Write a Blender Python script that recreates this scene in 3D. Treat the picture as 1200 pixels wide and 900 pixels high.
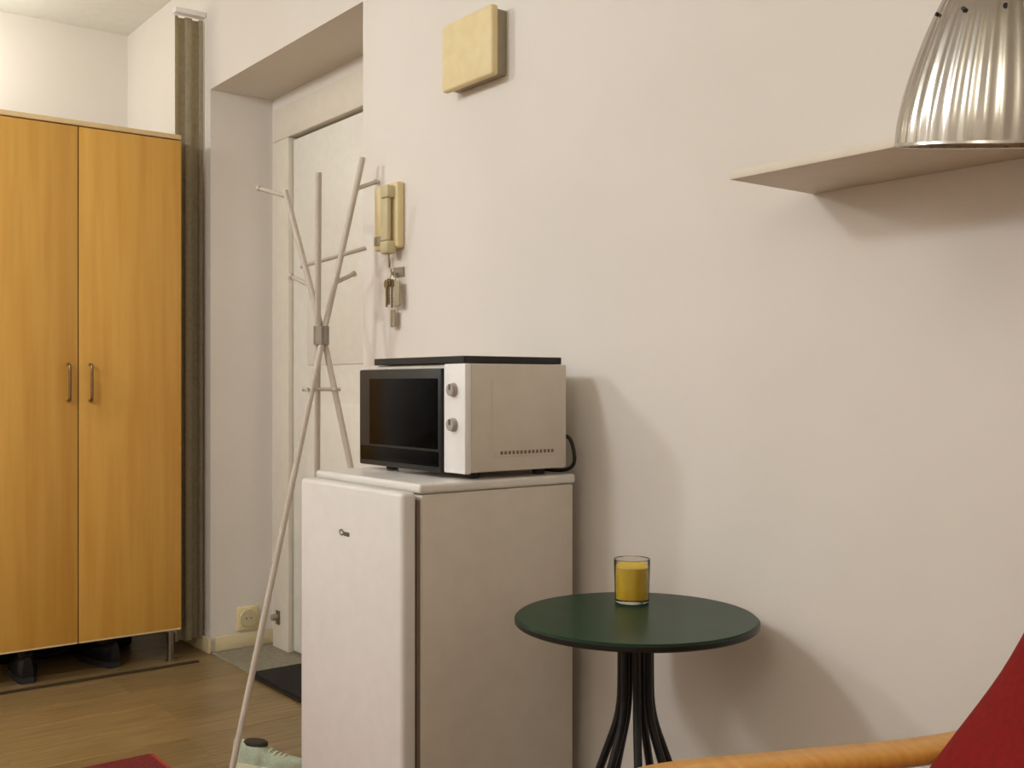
import bpy, bmesh, math, random
from mathutils import Vector, Matrix
random.seed(7)
PI = math.pi
S = bpy.context.scene
C = S.collection
for o in list(bpy.data.objects):
    bpy.data.objects.remove(o)

# ------------------------------------------------------------------ camera, world, lights, exposure
EYE = 1.05
cam_d = bpy.data.cameras.new('camera')
cam_d.lens = 1246 / 1200 * 36
cam_d.sensor_width = 36
cam_d.clip_start = .02
cam = bpy.data.objects.new('camera', cam_d)
cam.location = (0, 0, EYE)
cam.rotation_euler = (PI / 2, 0, math.radians(52.6))
C.objects.link(cam)
S.camera = cam

w = bpy.data.worlds.new('world')
S.world = w
w.use_nodes = True
w.node_tree.nodes['Background'].inputs[0].default_value = (.8, .75, .65, 1)
w.node_tree.nodes['Background'].inputs[1].default_value = .05

S.view_settings.view_transform = 'Standard'
S.view_settings.look = 'None'
S.view_settings.gamma = 1
S.view_settings.exposure = 0.11

def light(name, loc, power, col, radius):
    d = bpy.data.lights.new(name, 'POINT')
    d.energy = power
    d.color = col
    d.shadow_soft_size = radius
    o = bpy.data.objects.new(name, d)
    o.location = loc
    C.objects.link(o)
    return o

light('pendant_light', (-2.15, -1.0, 2.42), 51, (.93, .99, 1.06), .17)
light('niche_light', (-4.72, .82, 2.40), 3.6, (1, .99, .90), .10)
light('hall_light', (-3.45, -.95, 2.34), 50, (.97, 1, 1.02), .14)
light('fill_light', (.45, -1.5, 2.25), 32, (.98, .97, .90), .40)  # unseen fill added to brighten the wardrobe, jamb and fridge side

# ------------------------------------------------------------------ materials
def lin(c):
    return tuple((x / 12.92 if x <= .04045 else ((x + .055) / 1.055) ** 2.4) for x in [v / 255 for v in c]) + (1,)

def mat(name, rgb, rough=.5, metal=0, rgb2=None, scale=(6, 6, 6), noise=4, bump=0, bscale=60, trans=0, ior=1.45, coat=0, detail=4, contrast=(.35, .65)):
    m = bpy.data.materials.new(name)
    m.use_nodes = True
    nt = m.node_tree
    b = nt.nodes['Principled BSDF']
    b.inputs['Base Color'].default_value = lin(rgb)
    b.inputs['Roughness'].default_value = rough
    b.inputs['Metallic'].default_value = metal
    b.inputs['Transmission Weight'].default_value = trans
    b.inputs['IOR'].default_value = ior
    b.inputs['Coat Weight'].default_value = coat
    tc = nt.nodes.new('ShaderNodeTexCoord')
    mp = nt.nodes.new('ShaderNodeMapping')
    mp.inputs['Scale'].default_value = scale
    nt.links.new(tc.outputs['Object'], mp.inputs[0])
    n = nt.nodes.new('ShaderNodeTexNoise')
    n.inputs['Scale'].default_value = noise
    n.inputs['Detail'].default_value = detail
    nt.links.new(mp.outputs[0], n.inputs['Vector'])
    r = nt.nodes.new('ShaderNodeValToRGB')
    r.color_ramp.elements[0].position = contrast[0]
    r.color_ramp.elements[1].position = contrast[1]
    r.color_ramp.elements[0].color = lin(rgb)
    r.color_ramp.elements[1].color = lin(rgb2 or tuple(max(0, v - 4) for v in rgb))
    nt.links.new(n.outputs['Fac'], r.inputs[0])
    nt.links.new(r.outputs[0], b.inputs['Base Color'])
    if bump:
        n2 = nt.nodes.new('ShaderNodeTexNoise')
        n2.inputs['Scale'].default_value = bscale
        n2.inputs['Detail'].default_value = 5
        nt.links.new(mp.outputs[0], n2.inputs['Vector'])
        bp = nt.nodes.new('ShaderNodeBump')
        bp.inputs['Strength'].default_value = bump
        bp.inputs['Distance'].default_value = .004
        nt.links.new(n2.outputs['Fac'], bp.inputs['Height'])
        nt.links.new(bp.outputs[0], b.inputs['Normal'])
    return m

def wood(name, rgb, rgb2, scale, rough=.4, noise=3, rnd=0):
    m = mat(name, rgb, rough, rgb2=rgb2, scale=scale, noise=noise, detail=8, contrast=(.3, .72), bump=.08, bscale=12)
    if rnd:
        nt = m.node_tree
        oi = nt.nodes.new('ShaderNodeObjectInfo')
        mp = next(n for n in nt.nodes if n.type == 'MAPPING')
        mul = nt.nodes.new('ShaderNodeMath'); mul.operation = 'MULTIPLY'; mul.inputs[1].default_value = 40
        cb = nt.nodes.new('ShaderNodeCombineXYZ')
        nt.links.new(oi.outputs['Random'], mul.inputs[0])
        nt.links.new(mul.outputs[0], cb.inputs[0]); nt.links.new(mul.outputs[0], cb.inputs[1])
        nt.links.new(cb.outputs[0], mp.inputs['Location'])
        hs = nt.nodes.new('ShaderNodeHueSaturation')
        mr = nt.nodes.new('ShaderNodeMapRange')
        mr.inputs['To Min'].default_value = 1 - rnd; mr.inputs['To Max'].default_value = 1 + rnd
        nt.links.new(oi.outputs['Random'], mr.inputs[0])
        nt.links.new(mr.outputs[0], hs.inputs['Value'])
        b = nt.nodes['Principled BSDF']
        src = b.inputs['Base Color'].links[0].from_socket
        nt.links.new(src, hs.inputs['Color'])
        nt.links.new(hs.outputs[0], b.inputs['Base Color'])
    return m

M = dict(
    wall=mat('wall_paint', (231, 223, 213), .85, rgb2=(225, 217, 206), scale=(1, 1, 1), noise=1.6, bump=.12, bscale=45),
    ceil=mat('ceiling_paint', (240, 238, 230), .9),
    door=mat('door_paint', (240, 236, 224), .45, rgb2=(236, 231, 218)),
    casing=mat('casing_paint', (228, 219, 202), .5),
    floor=wood('laminate_floor', (148, 122, 80), (110, 88, 52), (22, 1.6, 4), .32, 3, .10),
    under=mat('floor_underlay', (70, 56, 42), .9),
    stone=mat('threshold_stone', (150, 140, 118), .6, rgb2=(128, 122, 104), noise=9),
    oak=wood('honey_veneer', (222, 172, 84), (208, 152, 66), (18, 18, 1.0), .38, 1.6),
    oakedge=mat('pale_lit_edge', (232, 202, 150), .5),  # pale tone paints in light caught along the wardrobe's top edge
    oakside=mat('wardrobe_side', (190, 160, 118), .5),
    steel=mat('brushed_steel', (150, 142, 132), .35, 1),
    handle=mat('handle_metal', (140, 112, 74), .35, .8),
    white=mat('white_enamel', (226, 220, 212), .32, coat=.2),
    whitep=mat('white_plastic', (238, 234, 230), .4),
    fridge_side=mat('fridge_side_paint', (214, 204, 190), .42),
    gasket=mat('grey_gasket', (128, 108, 90), .7),
    black=mat('black_plastic', (14, 12, 12), .35),
    glassblk=mat('black_glass', (4, 4, 6), .2, ior=1.15),
    darkgrey=mat('dark_grey_door', (30, 27, 23), .45),
    knob=mat('grey_knob', (168, 158, 150), .4),
    mark=mat('dark_grey_mark', (96, 88, 84), .5),
    rack=mat('warm_white_metal', (200, 188, 172), .4),
    cream=mat('aged_cream_plastic', (232, 214, 164), .5, rgb2=(226, 206, 154)),
    creamd=mat('cream_plastic_dull', (205, 190, 150), .5),
    tan=mat('greyed_plastic', (160, 146, 122), .5),
    green=mat('dark_green_lacquer', (24, 54, 36), .28, rgb2=(30, 60, 40), ior=1.22),
    edge=mat('dark_rim', (18, 20, 14), .35),
    iron=mat('black_painted_metal', (12, 12, 16), .35),
    glass=mat('clear_glass', (250, 250, 245), .02, trans=1, ior=1.45),
    juice=mat('yellow_juice', (250, 206, 34), .4, rgb2=(246, 198, 28)),
    foam=mat('pale_foam', (240, 205, 80), .7),
    shelf=mat('shelf_laminate', (222, 210, 190), .5),
    chrome=mat('ribbed_metal', (196, 190, 180), .20, 1),
    lampin=mat('shade_inner', (196, 176, 146), .6),
    birch=wood('birch_arm', (226, 166, 84), (212, 148, 66), (6, 40, 6), .35, 2),
    red=mat('red_cotton', (140, 12, 4), .95, rgb2=(128, 9, 3), noise=20, bump=.4, bscale=260),
    redpipe=mat('red_piping', (178, 48, 34), .9),
    rug=mat('red_rug_pile', (136, 34, 26), .95, rgb2=(108, 24, 20), noise=14, bump=.6, bscale=120),
    mat_=mat('dark_doormat', (38, 30, 26), .95, rgb2=(28, 22, 20), noise=30, bump=.6, bscale=140),
    curtain=mat('olive_brown_cloth', (196, 184, 156), .9, rgb2=(184, 172, 144), noise=10, bump=.2, bscale=200),
    brass=mat('key_metal', (150, 136, 108), .35, .9),
    fob=mat('tan_fob', (176, 160, 132), .6),
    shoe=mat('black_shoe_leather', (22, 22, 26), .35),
    sole=mat('dark_sole', (40, 38, 38), .7),
    pale=mat('pale_green_canvas', (178, 186, 160), .8, rgb2=(164, 172, 150), noise=20),
    palesole=mat('cream_rubber', (222, 214, 184), .6),
    darkin=mat('shoe_lining', (60, 54, 42), .9),
    cord=mat('black_cord', (26, 20, 16), .5),
    trim=mat('baseboard_paint', (220, 204, 164), .5),
    strip=mat('dark_floor_strip', (56, 40, 22), .6),
)

# ------------------------------------------------------------------ helpers
def smooth(me, ang=35):
    for p in me.polygons:
        p.use_smooth = True
    try:
        me.set_sharp_from_angle(angle=math.radians(ang))
    except Exception:
        pass

def obj(name, bm, m, parent=None, ang=35):
    me = bpy.data.meshes.new(name)
    if parent is not None and not parent.get('_local'):
        base = Vector(parent.location)
        q = parent.parent
        while q is not None:
            base += Vector(q.location); q = q.parent
        bmesh.ops.translate(bm, verts=bm.verts, vec=-base)
    bmesh.ops.recalc_face_normals(bm, faces=bm.faces)
    bm.to_mesh(me); bm.free()
    me.materials.append(m)
    smooth(me, ang)
    o = bpy.data.objects.new(name, me)
    C.objects.link(o)
    if parent is not None:
        o.parent = parent
        if parent.get('_local'): o['_local'] = 1
    return o

def thing(name, label, cat, loc=(0, 0, 0), rotz=0, group=None, local=False):
    o = bpy.data.objects.new(name, None)
    o.empty_display_size = .05
    C.objects.link(o)
    o.location = loc; o.rotation_euler = (0, 0, rotz)
    o['label'] = label; o['category'] = cat
    if group: o['group'] = group
    if local: o['_local'] = 1
    return o

def tag(o, label, cat, group=None):
    o['label'] = label; o['category'] = cat
    if group: o['group'] = group
    return o

def struct(o):
    o['kind'] = 'structure'
    return o

def box(a, b, bev=0, seg=2, bm=None):
    out = bm or bmesh.new()
    t = bmesh.new()
    bmesh.ops.create_cube(t, size=1)
    c = [(a[i] + b[i]) / 2 for i in range(3)]
    d = [abs(b[i] - a[i]) for i in range(3)]
    for v in t.verts:
        v.co = Vector((c[0] + v.co.x * d[0], c[1] + v.co.y * d[1], c[2] + v.co.z * d[2]))
    if bev:
        bmesh.ops.bevel(t, geom=t.edges[:], offset=bev, segments=seg, affect='EDGES', profile=.5)
    merge(out, t)
    return out

def merge(out, t):
    vm = {}
    for v in t.verts: vm[v] = out.verts.new(v.co)
    for f in t.faces:
        try: out.faces.new([vm[v] for v in f.verts])
        except ValueError: pass
    t.free()

def tube(pts, r, seg=10, bm=None, caps=True):
    bm = bm or bmesh.new()
    pts = [Vector(p) for p in pts]
    rings = []
    n = None
    for i, p in enumerate(pts):
        d = (pts[min(i + 1, len(pts) - 1)] - pts[max(i - 1, 0)]).normalized()
        if n is None:
            n = d.cross(Vector((0, 0, 1)))
            if n.length < .01: n = d.cross(Vector((1, 0, 0)))
        n = (n - d * n.dot(d)).normalized()
        b = d.cross(n)
        rr = r[i] if isinstance(r, (list, tuple)) else r
        rings.append([bm.verts.new(p + (n * math.cos(2 * PI * k / seg) + b * math.sin(2 * PI * k / seg)) * rr) for k in range(seg)])
    for a, b in zip(rings, rings[1:]):
        for k in range(seg):
            bm.faces.new((a[k], a[(k + 1) % seg], b[(k + 1) % seg], b[k]))
    if caps:
        bm.faces.new(rings[0][::-1]); bm.faces.new(rings[-1])
    return bm

def lathe(prof, c=(0, 0, 0), seg=48, bm=None, rib=None):
    """prof: (radius, z) list, closed with a pole where radius is 0."""
    bm = bm or bmesh.new()
    rings = []
    for r, z in prof:
        if r < 1e-6:
            rings.append([bm.verts.new((c[0], c[1], c[2] + z))])
        else:
            ring = []
            for k in range(seg):
                a = 2 * PI * k / seg
                rr = r * (1 + (rib(a) if rib else 0))
                ring.append(bm.verts.new((c[0] + rr * math.cos(a), c[1] + rr * math.sin(a), c[2] + z)))
            rings.append(ring)
    for a, b in zip(rings, rings[1:]):
        for k in range(seg):
            k2 = (k + 1) % seg
            if len(a) == 1 and len(b) == 1: continue
            if len(a) == 1: bm.faces.new((a[0], b[k2], b[k]))
            elif len(b) == 1: bm.faces.new((a[k], a[k2], b[0]))
            else: bm.faces.new((a[k], a[k2], b[k2], b[k]))
    return bm

def sweep(path, wdt, thk, bm=None):
    """flat bar swept along (y,z) path, width along x"""
    bm = bm or bmesh.new()
    P = [Vector((0, a, b)) for a, b in path]
    rings = []
    for i, p in enumerate(P):
        d = (P[min(i + 1, len(P) - 1)] - P[max(i - 1, 0)]).normalized()
        n = Vector((0, -d.z, d.y))
        x = Vector((1, 0, 0))
        e = thk * .3
        sec = [(-wdt / 2, -thk / 2 + e), (-wdt / 2 + e, -thk / 2), (wdt / 2 - e, -thk / 2), (wdt / 2, -thk / 2 + e),
               (wdt / 2, thk / 2 - e), (wdt / 2 - e, thk / 2), (-wdt / 2 + e, thk / 2), (-wdt / 2, thk / 2 - e)]
        rings.append([bm.verts.new(p + x * s + n * t) for s, t in sec])
    for a, b in zip(rings, rings[1:]):
        for k in range(8):
            bm.faces.new((a[k], a[(k + 1) % 8], b[(k + 1) % 8], b[k]))
    bm.faces.new(rings[0][::-1]); bm.faces.new(rings[-1])
    return bm

def spline(pts, n=6):
    out = []
    for i in range(len(pts) - 1):
        p0 = pts[max(i - 1, 0)]; p1 = pts[i]; p2 = pts[i + 1]; p3 = pts[min(i + 2, len(pts) - 1)]
        for k in range(n):
            t = k / n
            out.append(tuple(.5 * (2 * p1[j] + (p2[j] - p0[j]) * t + (2 * p0[j] - 5 * p1[j] + 4 * p2[j] - p3[j]) * t * t + (3 * p1[j] - p0[j] - 3 * p2[j] + p3[j]) * t ** 3) for j in range(len(p1))))
    out.append(tuple(pts[-1]))
    return out

# ------------------------------------------------------------------ room shell
WY = 1.585            # main wall plane
XJ, XR = -4.01, -2.81 # door recess from XJ to XR
RY = 1.85             # recess back plane
XF = -5.02            # far wall
CH = 2.67
X1, Y0 = 1.3, -2.6
bm = box((XR, WY, 0), (X1 + .1, WY + .4, CH))
box((XJ, WY, 2.2), (XR, WY + .4, CH), bm=bm)
box((XF - .1, WY, 0), (XJ, WY + .4, CH), bm=bm)
box((XJ, RY + .04, 0), (XR, WY + .4, 2.2), bm=bm)
struct(obj('wall_back', bm, M['wall']))
struct(obj('wall_left', box((XF - .1, Y0 - .1, 0), (XF, WY, CH)), M['wall']))
struct(obj('wall_right', box((X1, Y0 - .1, 0), (X1 + .1, WY, CH)), M['wall']))
struct(obj('wall_front', box((XF - .1, Y0 - .1, 0), (X1 + .1, Y0, CH)), M['wall']))
struct(obj('ceiling', box((XF - .1, Y0 - .1, CH), (X1 + .1, WY + .4, CH + .1)), M['ceil']))

fl = struct(obj('floor', box((XF - .1, Y0 - .1, -.1), (X1 + .1, WY + .4, -.008)), M['under']))
PW, PL = .193, 1.28
row = 0
x = XF
while x < X1 - .01:
    y = Y0 - random.random() * PL
    xe = min(x + PW, X1)
    while y < WY:
        a, b = max(y, Y0), min(y + PL, WY)
        if b - a > .03:
            o = obj('floor_plank', box((x + .0006, a + .0006, -.008), (xe - .0006, b - .0006, 0), .0012, 1), M['floor'], fl)
        y += PL
    x += PW
    row += 1
ts = struct(obj('trim_1', box((XJ, WY, -.008), (XR, RY + .04, .004), .002, 1), M['stone']))
struct(obj('trim_2', box((-3.925, Y0, 0), (-3.90, 1.5, .005), .002, 1), M['strip']))

# baseboards
struct(obj('baseboard_left', box((XJ, 1.60, .004), (XJ + .014, RY - .002, .062), .004), M['trim']))
bmb = box((-4.3, WY - .014, 0), (XJ + .014, WY, .06), .004)
struct(obj('baseboard_back', bmb, M['trim']))

# entrance door
dr = struct(obj('door_1', box((-3.805, RY - .012, .012), (-2.90, RY + .03, 2.0), .003), M['door']))
obj('door_panel', box((-3.68, RY - .018, 1.12), (-3.04, RY - .006, 1.86), .005), M['door'], dr)
obj('door_panel', box((-3.68, RY - .018, .20), (-3.04, RY - .006, .98), .005), M['door'], dr)
h = obj('door_handle', tube([(-3.0, RY - .012, 1.04), (-3.0, RY - .06, 1.04), (-3.12, RY - .065, 1.04)], .009), M['steel'], dr)
h['label'] = 'steel lever handle'
bmc = box((-3.955, RY - .03, .004), (-3.815, RY + .04, 2.0115), .004)
box((-3.955, RY - .03, 2.012), (XR, RY + .04, 2.14), .004, bm=bmc)
box((-2.89, RY - .03, .004), (XR, RY + .04, 2.012), .004, bm=bmc)
struct(obj('trim_3', bmc, M['casing']))
struct(obj('trim_4', box((XJ, RY - .005, .004), (-3.958, RY + .04, 2.2)), M['wall']))
struct(obj('trim_5', box((-3.958, RY - .005, 2.142), (XR, RY + .04, 2.2)), M['wall']))
ds = thing('door_stop', 'small dull metal door stop low on the entrance door casing', 'door stop', (-3.9, RY - .03, .10))
obj('plate', box((-3.915, RY - .036, .10), (-3.885, RY - .03, .155), .002), M['steel'], ds)
obj('knob', tube([(-3.90, RY - .036, .13), (-3.90, RY - .06, .13)], [.011, .013]), M['tan'], ds)

# socket on the jamb
so = thing('wall_socket', 'cream power socket low on the door recess wall, left of the coat rack leg', 'socket', (XJ, 1.735, .07))
obj('cover_plate', box((XJ, 1.69, .072), (XJ + .012, 1.78, .165), .004), M['cream'], so)
bm = bmesh.new()
tube([(XJ + .0125, 1.735, .120), (XJ + .020, 1.735, .120)], [.036, .034], 24, bm)
obj('socket_face', bm, M['creamd'], so)
for dy in (-.01, .01):
    obj('pin_hole', tube([(XJ + .0202, 1.735 + dy, .120), (XJ + .021, 1.735 + dy, .120)], .003, 8), M['darkin'], so)

# doormat
dm = thing('doormat', 'dark rectangular doormat on the threshold before the entrance door', 'doormat', (-3.25, 1.68, .004))
obj('pile', box((-3.60, 1.575, .004), (-2.90, 1.77, .018), .005), M['mat_'], dm)
obj('rubber_edge', box((-3.61, 1.565, .004), (-2.89, 1.78, .009), .002), M['black'], dm)

# ------------------------------------------------------------------ wardrobe
WX = -3.96; WA, WB = .655, 1.452; WD = .58
wr = thing('wardrobe', 'tall two-door honey wood wardrobe on metal legs at the far wall', 'wardrobe', (WX - WD / 2, (WA + WB) / 2, 0))
xb = WX - WD
obj('side_panel', box((xb, WB - .018, .12), (WX - .021, WB, 1.975), .001), M['oakside'], wr)
obj('side_panel', box((xb, WA, .12), (WX - .021, WA + .018, 1.975), .001), M['oakside'], wr)
tp = obj('top_panel', box((xb, WA, 1.975), (WX, WB, 1.993), .002), M['oakedge'], wr)
tp['label'] = 'top panel toned pale for the light on its edge'
obj('bottom_panel', box((xb, WA + .018, .12), (WX - .021, WB - .018, .138), .001), M['oakedge'], wr)
obj('back_panel', box((xb - .004, WA, .12), (xb, WB, 1.99)), M['oakside'], wr)
mid = 1.077
for a, b, hy in ((WA + .001, mid - .002, mid - .035), (mid + .002, WB - .001, mid + .040)):
    d = obj('door', box((WX - .02, a, .128), (WX, b, 1.970), .0015), M['oak'], wr)
    e = obj('edge_band', box((WX - .0195, a + .0005, .122), (WX - .0005, b - .0005, .128)), M['oakedge'], d)
    hd = obj('handle', tube(spline([(WX, hy, .99), (WX + .022, hy, .995), (WX + .026, hy, 1.02), (WX + .026, hy, 1.09), (WX + .022, hy, 1.115), (WX, hy, 1.12)], 4), .0055), M['handle'], d)
    hd['label'] = 'small vertical bow handle'
for yy in (WA + .03, WB - .03):
    for xx in (xb + .04, WX - .035):
        bm = tube([(xx, yy, 0), (xx, yy, .12)], .012, 14)
        tube([(xx, yy, 0), (xx, yy, .008)], .018, 14, bm)
        tube([(xx, yy, .112), (xx, yy, .12)], .026, 14, bm)
        obj('leg', bm, M['steel'], wr)

# shoes ---------------------------------------------------------------
def shoe(label, loc, rz, up, sole, inner, group=None, sc=1.0):
    t = thing('shoe', label, 'shoe', loc, rz, group, local=True)
    def half(u):   # half width along the length u in 0..1
        return (.036 * math.sin(PI * min(1, (u * .93 + .07))) ** .5 + .010 * math.exp(-((u - .68) / .2) ** 2)) * sc
    def height(u):
        return (.034 + .042 / (1 + math.exp((u - .48) * 14))) * sc
    N, K = 18, 10
    L = .27 * sc
    bm = bmesh.new(); rings = []
    for i in range(N + 1):
        u = i / N
        hw = max(half(u), .004); hh = height(u) * (1 if u < .9 else 1 - ((u - .9) / .1) ** 2 * .5)
        rings.append([bm.verts.new((hw * math.cos(PI * k / K), (u - .5) * L, .018 * sc + hh * max(0, math.sin(PI * k / K)) ** .6)) for k in range(K + 1)])
    for a, b in zip(rings, rings[1:]):
        for k in range(K): bm.faces.new((a[k], a[k + 1], b[k + 1], b[k]))
    bm.faces.new(rings[0]); bm.faces.new(rings[-1][::-1])
    obj('upper', bm, up, t, 60)
    bm = bmesh.new(); lo, hi = [], []
    ol = [(half(i / N) * 1.07 + .002, (i / N - .5) * L * 1.02) for i in range(N + 1)]
    loop = ol + [(-a, b) for a, b in ol[::-1]]
    lo = [bm.verts.new((a, b, 0)) for a, b in loop]; hi = [bm.verts.new((a, b, .022 * sc)) for a, b in loop]
    for k in range(len(loop)):
        k2 = (k + 1) % len(loop); bm.faces.new((lo[k], lo[k2], hi[k2], hi[k]))
    bm.faces.new(lo[::-1]); bm.faces.new(hi)
    obj('sole', bm, sole, t)
    bm = lathe([(0, .096 * sc), (.020 * sc, .0955 * sc), (.024 * sc, .090 * sc), (.024 * sc, .08 * sc)], (0, -.055 * sc, 0), 20)
    for v in bm.verts: v.co.y = -.055 * sc + (v.co.y + .055 * sc) * 1.9
    obj('opening', bm, inner, t)
    bm = bmesh.new()
    for k in range(4):
        y = (.005 + k * .017) * sc; z = (.018 + height(.5 + y / L)) * 1 + .002 if sc == 1 else (.018 * sc + height(.5 + y / L) + .002)
        tube([(-.018 * sc, y, z - .004), (0, y + .003, z + .002), (.018 * sc, y, z - .004)], .0022, 6, bm)
    obj('laces', bm, sole, t)
    return t
shoe('black shoe under the wardrobe, nearer the left edge of the photo', (-4.12, .93, 0), 1.45, M['shoe'], M['sole'], M['darkin'])
shoe('black shoe under the wardrobe, below the gap between its doors', (-4.15, 1.20, 0), 1.75, M['shoe'], M['sole'], M['darkin'])
shoe('pale green canvas shoe on the floor beside the fridge, by the coat rack', (-2.70, 1.235, 0), -.95, M['pale'], M['palesole'], M['darkin'], sc=.80)

bg_ = thing('shade_filler_bag', 'flat black bag shape added deep under the wardrobe to darken its shade', 'bag', (-4.40, 1.03, 0))  # added black bulk that stands in for shade under the wardrobe
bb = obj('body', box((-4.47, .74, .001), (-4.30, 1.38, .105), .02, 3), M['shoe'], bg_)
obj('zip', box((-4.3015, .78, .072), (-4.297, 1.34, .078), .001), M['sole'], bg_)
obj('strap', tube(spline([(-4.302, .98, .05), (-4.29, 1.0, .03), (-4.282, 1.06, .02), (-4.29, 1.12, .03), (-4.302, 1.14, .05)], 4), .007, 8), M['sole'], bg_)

# curtain in the gap beside the wardrobe -------------------------------
cu = thing('curtain', 'narrow dark olive brown curtain drawn together between wardrobe and wall corner', 'curtain', (-4.09, 1.52, .05))
bm = bmesh.new()
N = 60; F = 2
prof = []
for i in range(N + 1):
    t = i / N
    prof.append((-4.075 + .012 * math.cos(2 * PI * F * t), 1.464 + .112 * t + .006 * math.sin(4 * PI * F * t)))
zs = [.05, .4, .9, 1.5, 2.1, 2.48]
rows = []
for j, z in enumerate(zs):
    k = 1 - .12 * j / 5
    rows.append([bm.verts.new((-4.075 + (px + 4.075) * k, py, z)) for px, py in prof])
back = []
for a, b in zip(rows, rows[1:]):
    for i in range(N): bm.faces.new((a[i], a[i + 1], b[i + 1], b[i]))
bmesh.ops.solidify(bm, geom=bm.faces[:], thickness=.0025)
obj('cloth', bm, M['curtain'], cu, 60)
obj('rail', box((-4.09, 1.462, 2.49), (-4.05, 1.583, 2.51), .002), M['whitep'], cu)

# ------------------------------------------------------------------ fridge
FX0, FX1, FY0, FY1 = -2.212, -1.772, 1.131, 1.525
fr = thing('fridge', 'white under-counter fridge standing against the wall, microwave on top', 'fridge', ((FX0 + FX1) / 2, 1.3, 0))
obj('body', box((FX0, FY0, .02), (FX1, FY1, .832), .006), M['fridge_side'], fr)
obj('top_plate', box((FX0 - .002, FY0 - .006, .8325), (FX1 + .002, FY1 + .005, .853), .006, 3), M['white'], fr)
gk = obj('gasket', box((FX0 + .01, FY0 - .008, .07), (FX1 - .006, FY0, .82)), M['gasket'], fr)
gk['label'] = 'brownish grey door gasket'
dd = obj('door', box((FX0, FY0 - .046, .06), (FX1 - .001, FY0 - .010, .838), .010, 4), M['white'], fr)
bdg = bmesh.new()
bx, bz = -2.015, .735
# small maker's mark: an oval ring and a short dash (the letters cannot be read in the photograph)
N = 20; r1 = []; r0 = []
for k in range(N):
    a = 2 * PI * k / N
    r1.append(bdg.verts.new((bx + .011 * math.cos(a), FY0 - .0465, bz + .007 * math.sin(a))))
    r0.append(bdg.verts.new((bx + .007 * math.cos(a), FY0 - .0475, bz + .004 * math.sin(a))))
for k in range(N): bdg.faces.new((r1[k], r1[(k + 1) % N], r0[(k + 1) % N], r0[k]))
box((bx + .012, FY0 - .048, bz - .006), (bx + .034, FY0 - .0455, bz + .003), .001, 1, bm=bdg)
bg = obj('badge', bdg, M['mark'], dd); bg['label'] = 'small dark grey mark on the door'
for xx in (FX0 + .04, FX1 - .04):
    for yy in (FY0 + .03, FY1 - .04):
        obj('foot', tube([(xx, yy, 0), (xx, yy, .022)], .016, 12), M['black'], fr)
obj('kick_plate', box((FX0 + .01, FY0 - .004, .02), (FX1 - .01, FY0 + .004, .06)), M['gasket'], fr)
# ------------------------------------------------------------------ microwave
MX0, MX1, MY0, MY1 = -2.195, -1.772, 1.238, 1.505
MZ0, MZ1 = .868, 1.092
mw = thing('microwave', 'white microwave oven with black door and two knobs on the fridge', 'microwave', (-1.99, 1.36, .853))
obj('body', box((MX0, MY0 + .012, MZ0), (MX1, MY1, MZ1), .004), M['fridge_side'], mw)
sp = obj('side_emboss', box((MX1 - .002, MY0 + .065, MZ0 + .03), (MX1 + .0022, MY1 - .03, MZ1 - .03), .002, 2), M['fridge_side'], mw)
bm = bmesh.new()
for k in range(14):
    y = MY0 + .085 + k * .0105
    box((MX1 + .0015, y, MZ0 + .035), (MX1 + .0029, y + .006, MZ0 + .042), bm=bm)
o = obj('vent_slots', bm, M['gasket'], sp)
PXL = -1.850
cp = obj('control_panel', box((PXL + .001, MY0 - .004, MZ0 - .002), (MX1 + .001, MY0 + .012, MZ1), .003), M['whitep'], mw)
for z in (1.038, .966):
    bm = tube([(-1.811, MY0 - .004, z), (-1.811, MY0 - .015, z)], [.0145, .0125], 24)
    k = obj('knob', bm, M['knob'], cp)
    obj('pointer', box((-1.813, MY0 - .0165, z), (-1.809, MY0 - .015, z + .011)), M['mark'], k)
dd = obj('door', box((MX0, MY0 - .010, MZ0 - .004), (PXL - .001, MY0 + .011, MZ1 - .009), .004), M['darkgrey'], mw)
obj('window', box((MX0 + .05, MY0 - .0118, MZ0 + .045), (PXL - .012, MY0 - .009, MZ1 - .030), .001), M['glassblk'], dd)
obj('lower_glass', box((MX0 + .008, MY0 - .0113, MZ0 + .008), (PXL - .008, MY0 - .009, MZ0 + .040), .001), M['glassblk'], dd)
for xx in (MX0 + .05, MX1 - .05):
    for yy in (MY0 + .05, MY1 - .04):
        obj('foot', tube([(xx, yy, .853), (xx, yy, MZ0 + .002)], .014, 14), M['black'], mw)
pc = obj('power_cord', tube(spline([(MX1 - .02, MY1, .94), (MX1 - .004, MY1 + .012, .93), (MX1 + .006, MY1 + .016, .90), (MX1 + .002, MY1 + .016, .872), (MX1 - .04, MY1 + .016, .8585), (MX1 - .16, MY1 + .010, .8585)], 6), .0042, 8), M['cord'], mw)

tr = thing('baking_tray', 'thin black baking tray lying flat on top of the microwave', 'tray', (-1.98, 1.36, MZ1))
bm = box((-2.143, 1.249, MZ1 + .001), (-1.794, 1.496, MZ1 + .006), .002)
obj('tray_base', bm, M['black'], tr)
bm = bmesh.new()
for a, b in (((-2.150, 1.242), (-1.787, 1.248)), ((-2.150, 1.497), (-1.787, 1.503)), ((-2.150, 1.2485), (-2.144, 1.4965)), ((-1.793, 1.2485), (-1.787, 1.4965))):
    box((a[0], a[1], MZ1 + .001), (b[0], b[1], MZ1 + .016), .001, 1, bm=bm)
obj('tray_rim', bm, M['black'], tr)

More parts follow.
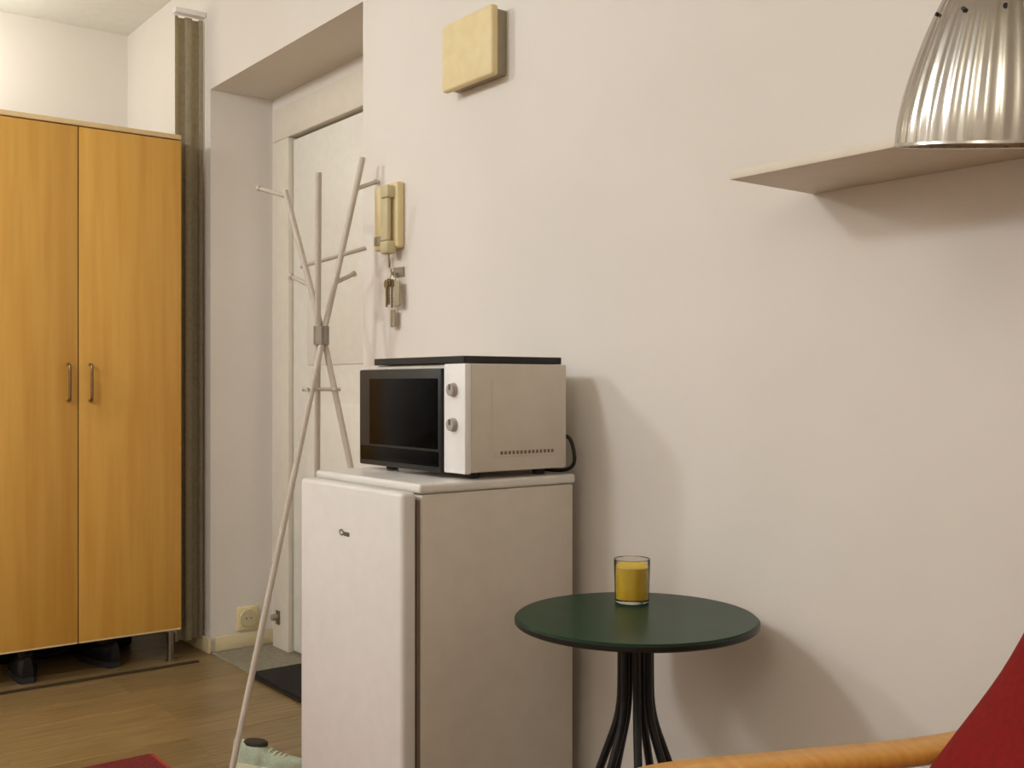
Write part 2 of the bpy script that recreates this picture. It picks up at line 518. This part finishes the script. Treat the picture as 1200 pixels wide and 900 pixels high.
# ------------------------------------------------------------------ wall things
# cream box high on the wall
bx_ = thing('junction_box', 'square cream plastic box high on the white wall', 'wall box', (-2.2, WY, 1.80))
obj('back_box', box((-2.300, WY - .035, 1.812), (-2.094, WY, 1.972), .003), M['tan'], bx_)
obj('cover', box((-2.307, WY - .052, 1.806), (-2.087, WY - .030, 1.979), .007, 3), M['cream'], bx_)

# intercom handset
ic = thing('intercom', 'cream door intercom with handset on the wall above the microwave', 'intercom', (-2.64, WY, 1.42))
obj('base', box((-2.700, WY - .026, 1.435), (-2.572, WY, 1.622), .006, 3), M['cream'], ic)
obj('side_button', box((-2.694, WY - .030, 1.450), (-2.650, WY - .025, 1.475), .002), M['tan'], ic)
obj('speaker_grille', box((-2.660, WY - .028, 1.50), (-2.640, WY - .025, 1.59), .001), M['creamd'], ic)
bm = box((-2.622, WY - .050, 1.4555), (-2.586, WY - .036, 1.5745), .004)
box((-2.626, WY - .052, 1.575), (-2.582, WY - .020, 1.612), .007, bm=bm)
box((-2.626, WY - .052, 1.418), (-2.582, WY - .020, 1.455), .007, bm=bm)
hs = obj('handset', bm, M['creamd'], ic)
hs['label'] = 'duller handset'
bm = tube(spline([(-2.604, WY - .034, 1.418), (-2.612, WY - .026, 1.395), (-2.63, WY - .016, 1.385), (-2.64, WY - .012, 1.41), (-2.64, WY - .012, 1.436)], 5), .003, 6)
obj('cord', bm, M['tan'], ic)

ks = thing('key_bunch', 'bunch of keys with tan fob hanging on the wall below the intercom', 'keys', (-2.625, WY, 1.37))
bm = box((-2.627, WY - .006, 1.355), (-2.572, WY, 1.382), .002)
tube(spline([(-2.600, WY - .006, 1.365), (-2.600, WY - .022, 1.36), (-2.600, WY - .028, 1.37), (-2.600, WY - .028, 1.378)], 4), .0028, 8, bm)
obj('hook', bm, M['tan'], ks)
bm = tube([(-2.600 + .014 * math.cos(a), WY - .022, 1.350 + .016 * math.sin(a)) for a in [2 * PI * k / 20 for k in range(21)]], .0014, 6, caps=False)
obj('ring', bm, M['brass'], ks)
for dx, z0, ln in ((-.018, 1.338, .062), (-.006, 1.336, .07), (-.026, 1.335, .066)):
    x = -2.600 + dx
    bm = tube([(x, WY - .018 + dx * .3, z0), (x, WY - .022 + dx * .3, z0)], .012, 16)
    box((x - .0035, WY - .0215 + dx * .3, z0 - ln), (x + .0035, WY - .0185 + dx * .3, z0 - .006), bm=bm)
    for q in range(3):
        box((x + .003, WY - .0213 + dx * .3, z0 - ln + .005 + q * .009), (x + .0065, WY - .0187 + dx * .3, z0 - ln + .010 + q * .009), bm=bm)
    obj('key', bm, M['brass'], ks)
obj('fob', box((-2.590, WY - .026, 1.268), (-2.562, WY - .018, 1.342), .004), M['fob'], ks)
obj('tag', box((-2.620, WY - .02, 1.212), (-2.594, WY - .015, 1.262), .003), M['tan'], ks)

# ------------------------------------------------------------------ shelf
sh = thing('wall_shelf', 'pale board shelf fixed to the wall at upper right', 'shelf', (-.6, WY, 1.39))
obj('board', box((-1.187, 1.364, 1.390), (.25, WY, 1.404), .0015), M['shelf'], sh)
obj('wall_batten', box((-1.150, WY - .018, 1.405), (.22, WY, 1.43), .001), M['shelf'], sh)

# ------------------------------------------------------------------ coat rack
rc = Vector((-2.71, 1.395, 0))
cr = thing('coat_rack', 'white metal coat rack of three crossing rods before the door', 'coat rack', rc)
JZ = 1.187
feet = [Vector((.022, -.285, 0)), Vector((.237, .152, 0)), Vector((-.257, .125, 0))]
tops = [1.705, 1.605, 1.625]
rodr = .0085
RODS = []
for i, (f, zt) in enumerate(zip(feet, tops)):
    off = Vector((-f.y, f.x, 0)).normalized() * .010
    a = rc + f + off + Vector((0, 0, .004)); j = rc + off + Vector((0, 0, JZ))
    top = rc + off - f * ((zt - JZ) / JZ) * (1.25 if i == 1 else 1.06) + Vector((0, 0, zt))
    o = obj('rod', tube([a, j, top], rodr, 12), M['rack'], cr)
    obj('rubber_foot', tube([rc + f + off, rc + f + off + Vector((0, 0, .012))], .012, 12), M['whitep'], o)
    RODS.append((o, a, j, top))
    up = (top - j)
    outd = Vector((-f.x, -f.y, 0)).normalized()
    sd = Vector((-outd.y, outd.x, 0))
    # hooks
    for t, dirv, ln in (((.82, outd, .066), (.29, outd, .06)) if i == 0 else (((.96, outd, .09), (.34, outd, .06)) if i == 1 else ())):
        p = j + up * t
        e = p + dirv * ln + Vector((0, 0, .028))
        bm = tube([p, e], .0062, 8)
        tube([e, e + (e - p).normalized() * .008], .0085, 10, bm)
        obj('hook', bm, M['rack'], o)
bm = tube([rc + Vector((0, 0, JZ - .026)), rc + Vector((0, 0, JZ + .026))], .022, 20)
obj('clamp', bm, M['steel'], cr)
for i in range(3):      # stretchers under the crossing
    z = 1.035
    k = 1 - z / JZ
    a = rc + feet[i] * k + Vector((0, 0, z)); b = rc + feet[(i + 1) % 3] * k + Vector((0, 0, z))
    ext = (b - a).normalized() * .022
    obj('stretcher', tube([a - ext, b + ext], .0052, 8), M['rack'], cr)
# long bar across the upper arms
p1 = RODS[1][2].lerp(RODS[1][3], .48); p2 = RODS[0][2].lerp(RODS[0][3], .44)
d = (p2 - p1)
obj('cross_bar', tube([p1 - d * .12, p2 + d * .70 + Vector((0, 0, .004))], .006, 8), M['rack'], cr)

# ------------------------------------------------------------------ table
TC = Vector((-1.374, 1.329, 0)); TZ = .637; TR = .216
tb = thing('side_table', 'small round table with dark green top and splayed black rod legs', 'table', TC)
obj('tabletop', lathe([(0, TZ - .011), (TR - .004, TZ - .011), (TR - .001, TZ - .009), (TR - .001, TZ - .003), (TR - .004, TZ), (0, TZ)], TC, 96), M['green'], tb)
eb = obj('rim', lathe([(TR - .002, TZ - .0135), (TR + .0008, TZ - .011), (TR + .0008, TZ - .004), (TR - .001, TZ - .0025)], TC, 96), M['edge'], tb)
obj('collar', lathe([(0, TZ - .019), (.05, TZ - .019), (.05, TZ - .012), (0, TZ - .012)], TC, 32), M['iron'], tb)
for k in range(7):
    a = 2 * PI * k / 7 + .20
    u = Vector((math.cos(a), math.sin(a), 0))
    pts = [(.026, TZ - .015), (.026, .53), (.028, .48), (.036, .44), (.052, .395), (.075, .33), (.105, .23), (.14, .12), (.168, .04), (.18, .006)]
    pp = [TC + u * r + Vector((0, 0, z)) for r, z in spline(pts, 3)]
    lg = obj('leg', tube(pp, .0075, 10), M['iron'], tb)
    obj('foot_cap', tube([TC + u * .18, TC + u * .18 + Vector((0, 0, .010))], .010, 10), M['black'], lg)
#obj('ring', tube([TC + Vector((.030 * math.cos(t), .030 * math.sin(t), .5)) for t in [2 * PI * k / 24 for k in range(25)]], .004, 6, caps=False), M['iron'], tb)

GC = Vector((-1.462, 1.404, TZ))
gl = thing('glass', 'small glass of yellow juice on the dark green table', 'glass', GC)
obj('tumbler', lathe([(0, 0.0003), (.030, 0.0003), (.0325, .003), (.0345, .081), (.0340, .0822), (.0325, .081), (.0308, .008), (.028, .0065), (0, .0065)], GC, 48), M['glass'], gl)
obj('juice', lathe([(0, .0068), (.0280, .0068), (.0306, .0085), (.0318, .064), (0, .064)], GC, 48), M['juice'], gl)
obj('foam', lathe([(0, .0642), (.0318, .0642), (.0319, .067), (.022, .0695), (0, .0685)], GC, 48), M['foam'], gl)

# ------------------------------------------------------------------ lamp (shade over the armchair)
LB = Vector((.10, 1.36, 0))
LC = Vector((-.672, 1.236, 1.338))
la = thing('floor_lamp', 'floor lamp with ribbed silvery dome shade hanging in front of the shelf', 'lamp', LB)
tilt = Matrix.Rotation(math.radians(11), 3, Vector((.607, .794, 0)))   # the open side tips away to the wall
def shade(prof, rib=None, seg=176, c=LC):
    bm = lathe(prof, (0, 0, 0), seg, rib=rib)
    for v in bm.verts: v.co = tilt @ v.co + c
    return bm
ribf = lambda a: .011 * math.cos(34 * a)
out = spline([(.1045, 0), (.103, .03), (.096, .07), (.085, .11), (.071, .15), (.052, .19), (.034, .215), (.024, .225)], 4)
o = obj('shade', shade(out, ribf), M['chrome'], la, 80)
inn = [(max(r - .003, .001), z - .0005) for r, z in out]
oi = obj('shade_lining', shade(inn, ribf), M['lampin'], o, 80)
obj('rim', shade([(.1045, -.0015), (.1065, 0), (.1060, .003), (.1030, .003), (.1020, 0), (.1045, -.0015)], None), M['chrome'], o)
bm = bmesh.new()
for k in range(10):
    a = 2 * PI * k / 10 + math.radians(-61.5 + 6)
    p = tilt @ Vector((.0735 * math.cos(a), .0735 * math.sin(a), .152)) + LC
    q = tilt @ Vector((.066 * math.cos(a), .066 * math.sin(a), .150)) + LC
    v = obj('vent_hole', tube([q, p], .0024, 8), M['cord'], o)
bm.free()
cap = LC + tilt @ Vector((0, 0, .225))
obj('socket_cap', shade([(0, .222), (.025, .222), (.026, .25), (.018, .275), (0, .277)]), M['steel'], la)
obj('bulb', shade([(0, .085), (.018, .09), (.029, .11), (.028, .135), (.016, .16), (.013, .22), (0, .221)], None, 24), M['whitep'], la)
obj('arm', tube([tuple(v) for v in spline([(LB.x, LB.y, 1.6), (LB.x - .02, LB.y, 1.72), (LB.x - .15, LB.y - .01, 1.82), (-.40, 1.31, 1.82), (-.60, 1.24, 1.74), tuple(LC + tilt @ Vector((0, 0, .27)))], 8)], .007, 10), M['steel'], la)
obj('pole', tube([LB + Vector((0, 0, .02)), LB + Vector((0, 0, 1.6))], .011, 14), M['steel'], la)
obj('base', lathe([(0, 0), (.13, 0), (.13, .012), (.12, .02), (.02, .026), (0, .026)], LB, 48), M['steel'], la)

# ------------------------------------------------------------------ armchair
b2 = Vector((.403, .915))
ac = thing('armchair', 'bentwood armchair with red back and seat cushion', 'armchair', (-.935, .918, 0), -math.atan2(.403, .915), local=True)
# local axes: x to the near side, y from front to back
side = spline([(.54, .587), (.42, .571), (.2, .568), (.05, .567), (-.02, .557), (-.08, .525), (-.11, .46), (-.13, .3), (-.165, .12), (-.13, .035), (-.05, .012), (.15, .012), (.55, .012)], 5)
W = .60
for xx in (0, W):
    f = obj('arm', sweep(side, .058, .020), M['birch'], ac, 50)
    for v in f.data.vertices: v.co.x += xx
bk = spline([(-.14, .40), (.05, .35), (.19, .33), (.30, .42), (.42, .56), (.53, .70), (.61, .84), (.645, .98)], 6)
for xx in (.055, W - .055):
    f = obj('back_frame', sweep(bk, .045, .018), M['birch'], ac, 50)
    for v in f.data.vertices: v.co.x += xx
for (y, z) in ((-.12, .395), (.20, .325), (.43, .575), (.60, .84)):
    obj('cross_rail', tube([(.035, y, z - .014), (W - .035, y, z - .014)], .012, 10), M['birch'], ac)
for y in (-.0, .5):
    obj('floor_rail', tube([(.0, y, .033), (W, y, .033)], .012, 10), M['birch'], ac)
def cushion(cl, thk, x0, x1, name, n=16):
    cl = spline(cl, 6)
    bm = bmesh.new(); rings = []
    P = [Vector((0, a, b)) for a, b in cl]
    for i, p in enumerate(P):
        d = (P[min(i + 1, len(P) - 1)] - P[max(i - 1, 0)]).normalized()
        nn = Vector((0, -d.z, d.y))
        e = min(i, len(P) - 1 - i) / 3
        s = 1 if e >= 1 else .45 + .55 * math.sqrt(max(0, 1 - (1 - e) ** 2))
        ring = []
        for k in range(n * 2):
            a = 2 * PI * k / (n * 2)
            cx = math.copysign(abs(math.cos(a)) ** .22, math.cos(a)); sz = math.copysign(abs(math.sin(a)) ** .5, math.sin(a))
            ring.append(bm.verts.new(Vector(((x0 + x1) / 2 + cx * (x1 - x0) / 2, 0, 0)) + p + nn * (sz * thk / 2 * s)))
        rings.append(ring)
    m2 = n * 2
    for a, b in zip(rings, rings[1:]):
        for k in range(m2): bm.faces.new((a[k], a[(k + 1) % m2], b[(k + 1) % m2], b[k]))
    bm.faces.new(rings[0][::-1]); bm.faces.new(rings[-1])
    return obj(name, bm, M['red'], ac, 60)
cushion([(.225, .395), (.30, .462), (.40, .572), (.50, .685), (.575, .82), (.61, .99)], .085, .048, W - .048, 'back_cushion')
cushion([(-.16, .46), (-.10, .455), (.05, .425), (.17, .40), (.23, .40)], .085, .048, W - .048, 'seat_cushion')

# ------------------------------------------------------------------ rug
rg = thing('rug', 'red rug on the wooden floor, its corner at the bottom edge', 'rug', (-2.3, .3, 0))
obj('pile', box((-2.99, -.6, .003), (-1.3, 1.005, .014), .004), M['rug'], rg)
obj('border', box((-3.0, -.61, .0005), (-1.29, 1.018, .009), .003), M['redpipe'], rg)

# ------------------------------------------------------------------ the lamps that light the room (above the frame)
hl = thing('hall_lamp', 'small shaded lamp hanging on a rod nearer the wardrobe', 'lamp', (-3.45, -.95, 2.34))
obj('shade', lathe([(.19, 2.46), (.15, 2.53), (.08, 2.56), (.02, 2.57)], (-3.45, -.95, 0), 40), M['whitep'], hl)
obj('rod', tube([(-3.45, -.95, 2.57), (-3.45, -.95, CH)], .006, 8), M['whitep'], hl)
pl = thing('pendant_lamp', 'round pendant lamp hanging from the ceiling of the room', 'lamp', (-2.15, -1.0, 2.42))
obj('shade', lathe([(.22, 2.53), (.18, 2.60), (.10, 2.63), (.02, 2.64)], (-2.15, -1.0, 0), 40), M['whitep'], pl)
obj('cable', tube([(-2.15, -1.0, 2.64), (-2.15, -1.0, CH)], .004, 8), M['whitep'], pl)
nl = thing('ceiling_lamp', 'small round ceiling lamp above the wardrobe', 'lamp', (-4.72, .82, CH))
obj('base', lathe([(0, CH - .02), (.12, CH - .02), (.13, CH - .001), (0, CH - .001)], (-4.72, .82, 0), 40), M['whitep'], nl)

for o in bpy.data.objects:
    if '_local' in o: del o['_local']
